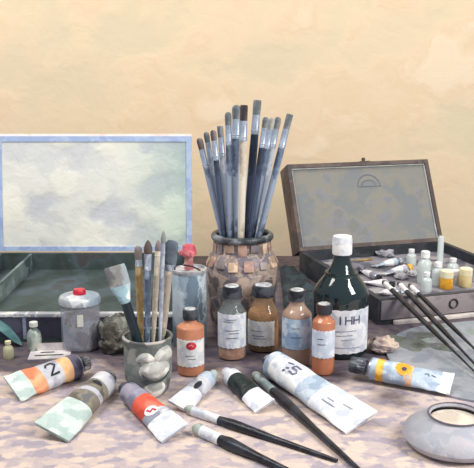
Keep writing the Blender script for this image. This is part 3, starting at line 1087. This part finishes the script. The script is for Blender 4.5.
tube('large_paint_tube', 'largest paint tube, white with a grey ring around its middle, front centre', (275, 368), (362, 422), .0215, .056, radians(20),
     [TB_WHITE, (.0, .07, TB_BLUE), (.07, .42, TB_WHITE), (.42, .58, TB_BLUE), (.58, .99, TB_WHITE)], CAPMIX, bend=.002, marks=m_big, cap_r=.5, seed=17)


def m_yel(top, Lg, body):
    bm = B()
    disc(bm, top, Lg * .40, 0, .012, .012)
    yo = link('yellow_badge', bm, YELLOW, body, smooth=False)
    bm = B()
    disc(bm, lambda u, v, l: top(u, v, l + .0003), Lg * .41, -.001, .0038, .0038)
    link('badge_centre', bm, INKBLUE, yo, smooth=False)
    bm = B()
    ribbons(bm, top, [[(Lg * .66, .002), (Lg * .70, .005), (Lg * .72, .0)], [(Lg * .74, .004), (Lg * .80, .003)]], .0013)
    link('fine_print', bm, INKBLUE, body, smooth=False)


tube('paint_tube', 'pale blue tube with yellow bands and a yellow badge, lying on the grey palette', (372, 373), (452, 387), .0165, .044, radians(22),
     [TB_BLUE, (.07, .16, YELLOW), (.30, .52, TB_BLUE), (.43, .52, PEACHB), (.86, .99, TB_WHITE)], paint(['#2a2e36', '#565c64', '#9aa0a6'], 60, .3), z0=.004, cap_l=.026, cap_r=.8, marks=m_yel, seed=21)

# ------------------------------------------------------------------ brushes lying on the table
TG = 'black handled brushes lying in the foreground'
brush('paint_brush', 'long black brush with white ferrule running from the small tube towards the front right', P(184, 408, .0065), P(338, 461, .003), .0062, BLACK, F_WHITE, BR_SAGE, (.016, .062), group=TG, wide=1.1, flat=.9)
brush('paint_brush', 'nearest black brush, white ferrule, pointing off the bottom edge', P(192, 427, .0075), P(300, 476, .005), .0072, BLACK, F_WHITE, BR_SAGE, (.018, .052), group=TG, wide=1.1, flat=.9)
brush('paint_brush', 'black brush with a grey-green ferrule lying along the largest tube', P(253, 373, .007), P(366, 476, .0045), .0066, BLACK, paint(['#6a7c80', '#8c9c9e', '#aab6b4'], 60, .35, .2, .2), BR_SAGE, (.020, .075), group=TG)

# ------------------------------------------------------------------ grey palette under the yellow tube
pal_px = [(392, 366), (386, 352), (394, 338), (415, 329), (445, 325), (490, 322), (520, 330), (520, 400), (470, 402), (425, 388)]
pts = [P(a, b_) for a, b_ in pal_px]
cen = sum(pts, Vector()) / len(pts)
sm = crease_smooth([tuple(p - cen) for p in pts + [pts[0]]], 5)[:-1]
pal = thing('palette', 'flat grey palette board with a dark green smear, under the yellow banded tube', 'palette', cen)
bm = B()
top_ = [bm.verts.new((p.x, p.y, .0035)) for p in sm]
bot_ = [bm.verts.new((p.x, p.y, 0)) for p in sm]
bm.faces.new(top_); bm.faces.new(bot_[::-1])
for k in range(len(sm)):
    j = (k + 1) % len(sm)
    bm.faces.new((top_[k], bot_[k], bot_[j], top_[j]))
link('board', bm, paint(['#7c8490', '#8a919a', '#9a9ca8', '#949ba2', '#84908e'], 30, .45, .3), pal, smooth=False)
bm = B()
g0 = P(408, 345) - cen
for (dx, dy, rx, ry, a) in ((0, 0, .026, .045, .4), (.03, .04, .03, .02, .2), (.05, -.02, .016, .03, .9)):
    M = Matrix.Translation((g0.x + dx, g0.y + dy, .0035)) @ Matrix.Rotation(a, 4, 'Z')
    lathe(bm, [(0, .0016), (.55, .0013), (.85, .0009), (1, 0)], 26, M=M @ Matrix.Diagonal((rx, ry, 1, 1)), wob=.35)
link('paint_smear', bm, paint(['#4a544f', '#5a655f', '#6a746e', '#666876'], 60, .3, .5), pal)['label'] = 'dark green smear of paint'

# three black brushes resting over the front edge of the wooden box
BG3 = 'black brushes resting on the front edge of the wooden box'
for (cx, cy, ex, ey, k, R, lb_) in ((398, 296, 480, 377, .24, .0048, 'black brush nearest the tall bottle, leaning on the wooden box edge'),
                                  (410, 295, 486, 376, .20, .0050, 'middle one of the black brushes leaning on the wooden box edge'),
                                  (419, 294, 494, 368, .17, .0044, 'rightmost black brush leaning on the wooden box edge')):
    c1 = P(cx, cy, .0555)
    e1 = P(ex, ey, .0095)
    tp = c1 + (c1 - e1) * k
    brush('paint_brush', lb_, tp, e1, R, BLACK, F_WHITE, BR_BROWN, (.014, .044), group=BG3, blunt=True)

# ------------------------------------------------------------------ squat pot at the right corner
sr = .066
s_c = standing(453, 461, sr * .72)
sh = PY(453, 414, s_c.y).z
sq = thing('squat_pot', 'squat lilac-grey pot with an oval open mouth at the lower right corner', 'pot', s_c)
bm = B()
lathe(bm, [(0, 0), (sr * .7, 0), (sr * .92, sh * .12), (sr, sh * .32), (sr * .96, sh * .5), (sr * .82, sh * .70), (sr * .64, sh * .86), (sr * .54, sh * .94), (sr * .53, sh * .98), (sr * .54, sh),
           (sr * .50, sh), (sr * .48, sh * .92), (sr * .58, sh * .78), (sr * .7, sh * .62), (sr * .86, sh * .4), (sr * .6, .006), (0, .006)], 56, wob=.02)
link('pot_body', bm, paint(['#a2a4ae', '#a9abb4', '#b0b0b8', '#b4b0b6'], 60, .5, .3), sq)
bm = B()
lathe(bm, [(sr * .52 + .0015 * cos(2 * pi * k / 8), sh + .0012 * sin(2 * pi * k / 8)) for k in range(8)], 44, closed=True)
link('rim', bm, paint(['#4c4a58', '#6e6a74'], 40), sq)['label'] = 'dark line of the rim'
bm = B()
lathe(bm, [(0, sh * .80), (sr * .49, sh * .80), (sr * .49, sh * .78), (0, sh * .78)], 36)
link('contents', bm, paint(['#c0b4a8', '#d2c6b8', '#dfd6ca'], 34, .5), sq)['label'] = 'pale thinner filling the pot'


# ------------------------------------------------------------------ things crowded in the wooden box
def inbox(px, py):
    return P(px, py, TZ)


def vial(name, label, px, pyb, pyt, wpx, glassm, liquid, capm, cat='bottle', group='glass vials in the wooden box', capn=.2, stem=False):
    s = FPX / (P(px, pyb, TZ).y * cos(PITCH) + (CAM_H - TZ) * sin(PITCH))
    r = wpx / 2 / s
    c = standing(px, pyb, r, TZ)
    H = PY(px, pyt, c.y).z - TZ
    o = thing(name, label, cat, c, group)
    bm = B()
    if stem:
        pf = [(0, 0), (r, 0), (r, H * .97), (r * .7, H), (0, H)]
    else:
        pf = [(0, 0), (r * .95, 0), (r, .002), (r, H * .55), (r * .9, H * .65), (r * .5, H * .75), (r * .45, H * (1 - capn * .3)), (0, H * (1 - capn * .3))]
    lathe(bm, pf, 26)
    link('glass_body', bm, glassm, o)
    bm = B()
    lathe(bm, [(0, .002), (r * .85, .002), (r * .85, H * .4), (0, H * .4)], 22)
    link('liquid', bm, liquid, o)
    if not stem:
        bm = B()
        lathe(bm, [(r * .5, H * (1 - capn)), (r * .6, H * (1 - capn)), (r * .6, H * .98), (r * .5, H), (0, H)], 20)
        link('cap', bm, capm, o)
    return o


pg = glass('#dfe8e8', .35)
palel = paint(['#a8b4b4', '#c6d0cc', '#e0e4dc'], 60, .4)
tan_ = paint(['#c8b088', '#dcc8a0'], 60, .4)
vial('glass_bottle', 'pale glass bottle standing highest in the middle of the wooden box', 424, 285, 251, 15, pg, palel, WHITE)
vial('glass_tube', 'thin upright glass tube behind the pale bottles in the wooden box', 439, 278, 236, 6, pg, palel, WHITE, stem=True)
vial('glass_bottle', 'low clear glass bottle between the pale bottle and the yellow jar', 437, 287, 262, 12, pg, palel, WHITE)
vial('glass_bottle', 'clear bottle with a white cap behind the yellow jars', 452, 278, 258, 12, pg, palel, WHITE)


vial('glass_bottle', 'small clear bottle nearest the front edge of the wooden box, left of the yellow jar', 426, 293, 272, 11, pg, palel, WHITE)
vial('glass_bottle', 'short clear bottle at the back of the wooden box, left of the tallest pale bottle', 411, 266, 249, 10, pg, palel, WHITE)


def pot_small(label, px, pyb, pyt, wpx, m, capm):
    s = FPX / P(px, pyb, TZ).y
    r = wpx / 2 / s
    c = standing(px, pyb, r, TZ)
    H = PY(px, pyt, c.y).z - TZ
    o = thing('paint_jar', label, 'jar', c, 'little paint jars in the wooden box')
    bm = B()
    lathe(bm, [(0, 0), (r * .9, 0), (r, .002), (r, H * .6), (0, H * .6)], 28)
    link('jar_body', bm, m, o)
    bm = B()
    lathe(bm, [(r * .6, H * .6), (r * 1.04, H * .61), (r * 1.04, H * .95), (r * .9, H), (0, H)], 28)
    link('lid', bm, capm, o)
    return o


pot_small('little paint jar full of bright yellow, front of the wooden box', 446, 290, 270, 13, YELLOW, paint(['#d8d2b0', '#ece6cc'], 50))
pot_small('pale cream jar with a yellowish lid at the right end of the wooden box', 465, 288, 268, 13, paint(['#d8c48a', '#e8d8a8'], 50), paint(['#d6c9a0', '#efe6c8'], 50))
pot_small('pale grey paint jar between the yellow jar and the cream jar', 456, 284, 270, 9, paint(['#b8b8b8', '#d8d6cc'], 50), WHITE)
BT = 'small tubes heaped in the wooden box'


def boxtube(label, a, b_, r, col, cm, z=0.0):
    A = P(a[0], a[1], TZ + r + z); T = P(b_[0], b_[1], TZ + r + z)
    return tube('small_paint_tube', label, tuple(A), tuple(T), r, r * 2.8, radians(12), [col, (.2, .6, WHITE)], cm, z0=TZ + z + .001, crumple=.0004, cap_l=.010, cap_r=.85, group=BT, seed=a[0])


boxtube('small grey tube with a round yellow cap in the wooden box', (405, 269), (382, 273), .0085, TB_GREY, YELLOW)
boxtube('small dull grey tube lying nearest the tall dark bottle in the wooden box', (376, 277), (360, 268), .008, TB_LILAC, capdark)
boxtube('pale small tube under the brush tips in the wooden box', (396, 292), (374, 292), .0075, TB_GREY, METAL)
boxtube('small blue grey tube behind the yellow capped one', (396, 262), (374, 265), .008, TB_BLUE, METAL)
bm = B()
st0, st1 = P(372, 259, TZ + .003), P(352, 261, TZ + .003)
tube_path(bm, [st0, st0.lerp(st1, .5), st1], .0028, 8)
tag(link('ochre_stick', bm, H_OCHRE), 'short ochre pastel stick at the back of the wooden box', 'pastel stick')
rag('crumpled_paper', 'crumpled grey paper by the brush tips inside the wooden box', 'paper', P(401, 279, TZ), .014, .014, .016, paint(['#8c8c94', '#9e9ca2', '#bcb8b8'], 50, .7, .5), 11.3)
rag('crumpled_paper', 'dull mauve crumpled paper at the left end inside the wooden box', 'paper', P(352, 272, TZ), .03, .03, .022, paint(['#50505e', '#6c6876', '#86808a'], 50, .7, .5), 15.3)

rag('crumpled_paper', 'pale crumpled paper against the back wall of the wooden box', 'paper', P(385, 257, TZ), .022, .016, .018, paint(['#7c7c88', '#96949e', '#acaab0'], 60, .7, .5), 21.3)
rag('crumpled_paper', 'light grey paper scrap between the pale bottle and the yellow capped tube', 'paper', P(413, 276, TZ), .012, .014, .016, paint(['#a4a4aa', '#c0bec2', '#d8d6d4'], 60, .7, .5), 27.3)
boxtube('small white tube lying under the crumpled papers in the wooden box', (386, 284), (364, 281), .0075, TB_WHITE, capdark)

# ------------------------------------------------------------------ odds and ends at the left
kq = PY(-12, 312, fy); kq.z = .0535
o = thing('palette_knife', 'teal palette knife leaning on the long box at the left edge', 'palette knife', kq, None)
bm = B()
d0 = P(22, 346, .001) - kq
dn = d0.normalized()
sd = Vector((-dn.y, dn.x, 0)).normalized()
d1 = -d0
prof = [(-.3, .010), (0, .014), (.5, .013), (.85, .008), (1, .001)]
up = [[bm.verts.new(d0 * t + sd * w_ + Vector((0, 0, .0005 + zz))) for (t, w_) in prof] for zz in (.0012, 0)]
dnn = [[bm.verts.new(d0 * t - sd * w_ + Vector((0, 0, .0005 + zz))) for (t, w_) in prof] for zz in (.0012, 0)]
for k in range(len(prof) - 1):
    bm.faces.new((up[0][k], up[0][k + 1], dnn[0][k + 1], dnn[0][k]))
    bm.faces.new((up[1][k], up[1][k + 1], dnn[1][k + 1], dnn[1][k]))
    bm.faces.new((up[0][k], up[0][k + 1], up[1][k + 1], up[1][k]))
    bm.faces.new((dnn[0][k], dnn[0][k + 1], dnn[1][k + 1], dnn[1][k]))
link('blade', bm, paint(['#5c8488', '#74a0a2', '#94bcbc'], 50, .35, .2, .3), o, smooth=False)
bm = B()
tube_path(bm, [d1 * 1.9 + Vector((0, 0, .006)), d1 * 1.1 + Vector((0, 0, .006)), d1 * .3 + Vector((0, 0, .004))], .006, 12)
link('handle', bm, H_TEAL, o)


def mini(label, px, pyb, pyt, wpx, m, capm, gr='small glass bottles before the long paint box'):
    s = FPX / P(px, pyb).y
    r = wpx / 2 / s
    c = standing(px, pyb, r)
    H = PY(px, pyt, c.y).z
    o = thing('dipper_bottle', label, 'bottle', c, gr)
    bm = B()
    lathe(bm, [(0, 0), (r * .9, 0), (r, .002), (r, H * .5), (r * .85, H * .65), (r * .42, H * .78), (r * .42, H * .9), (0, H * .9)], 24)
    link('glass_body', bm, m, o)
    bm = B()
    lathe(bm, [(r * .42, H * .84), (r * .6, H * .85), (r * .58, H), (0, H)], 18)
    link('stopper', bm, capm, o)


mini('small sage green bottle before the long paint box', 35, 352, 322, 15, paint(['#7c8a84', '#9aa69e', '#c2c8be', '#6a7a78'], 50, .3), paint(['#a0a8a0', '#d0d4cc'], 50))
mini('stubby pale yellow bottle left of the sage green one', 9, 360, 341, 11, paint(['#a8a886', '#c4c29c', '#b4b4a4'], 50, .4), paint(['#c8c4a0', '#dcd8b8'], 50))

# folded card with two lines of scribble
cc_ = P(50, 355)
bm = B()
cw, cdp = .034, .020
box(bm, (-cw, -cdp, 0), (cw, cdp, .0012), M=Matrix.Rotation(.12, 4, 'Z'))
box(bm, (-cw, cdp - .001, 0), (cw, cdp, .014), M=Matrix.Rotation(.12, 4, 'Z') @ Matrix.Translation((0, 0, 0)))
card = link('card', bm, paint(['#b8b4b8', '#d2cccc', '#e2dcd8'], 40, .7), None, False, cc_)
tag(card, 'white card with two dark scribbled lines behind the orange banded tube', 'card')
bm = B()
sc_ = lambda u, v, l: Matrix.Rotation(.12, 4, 'Z') @ Vector((u, v, .0012 + l))
ribbons(bm, sc_, [[(-.016 + .002 * k, .010 + .0018 * (-1) ** k) for k in range(12)], [(-.024 + .002 * k, -.004 + .002 * (-1) ** k) for k in range(24)]], .0028, step=.001)
link('scribble', bm, paint(['#3a3c44', '#5c5c60'], 60), card, smooth=False)
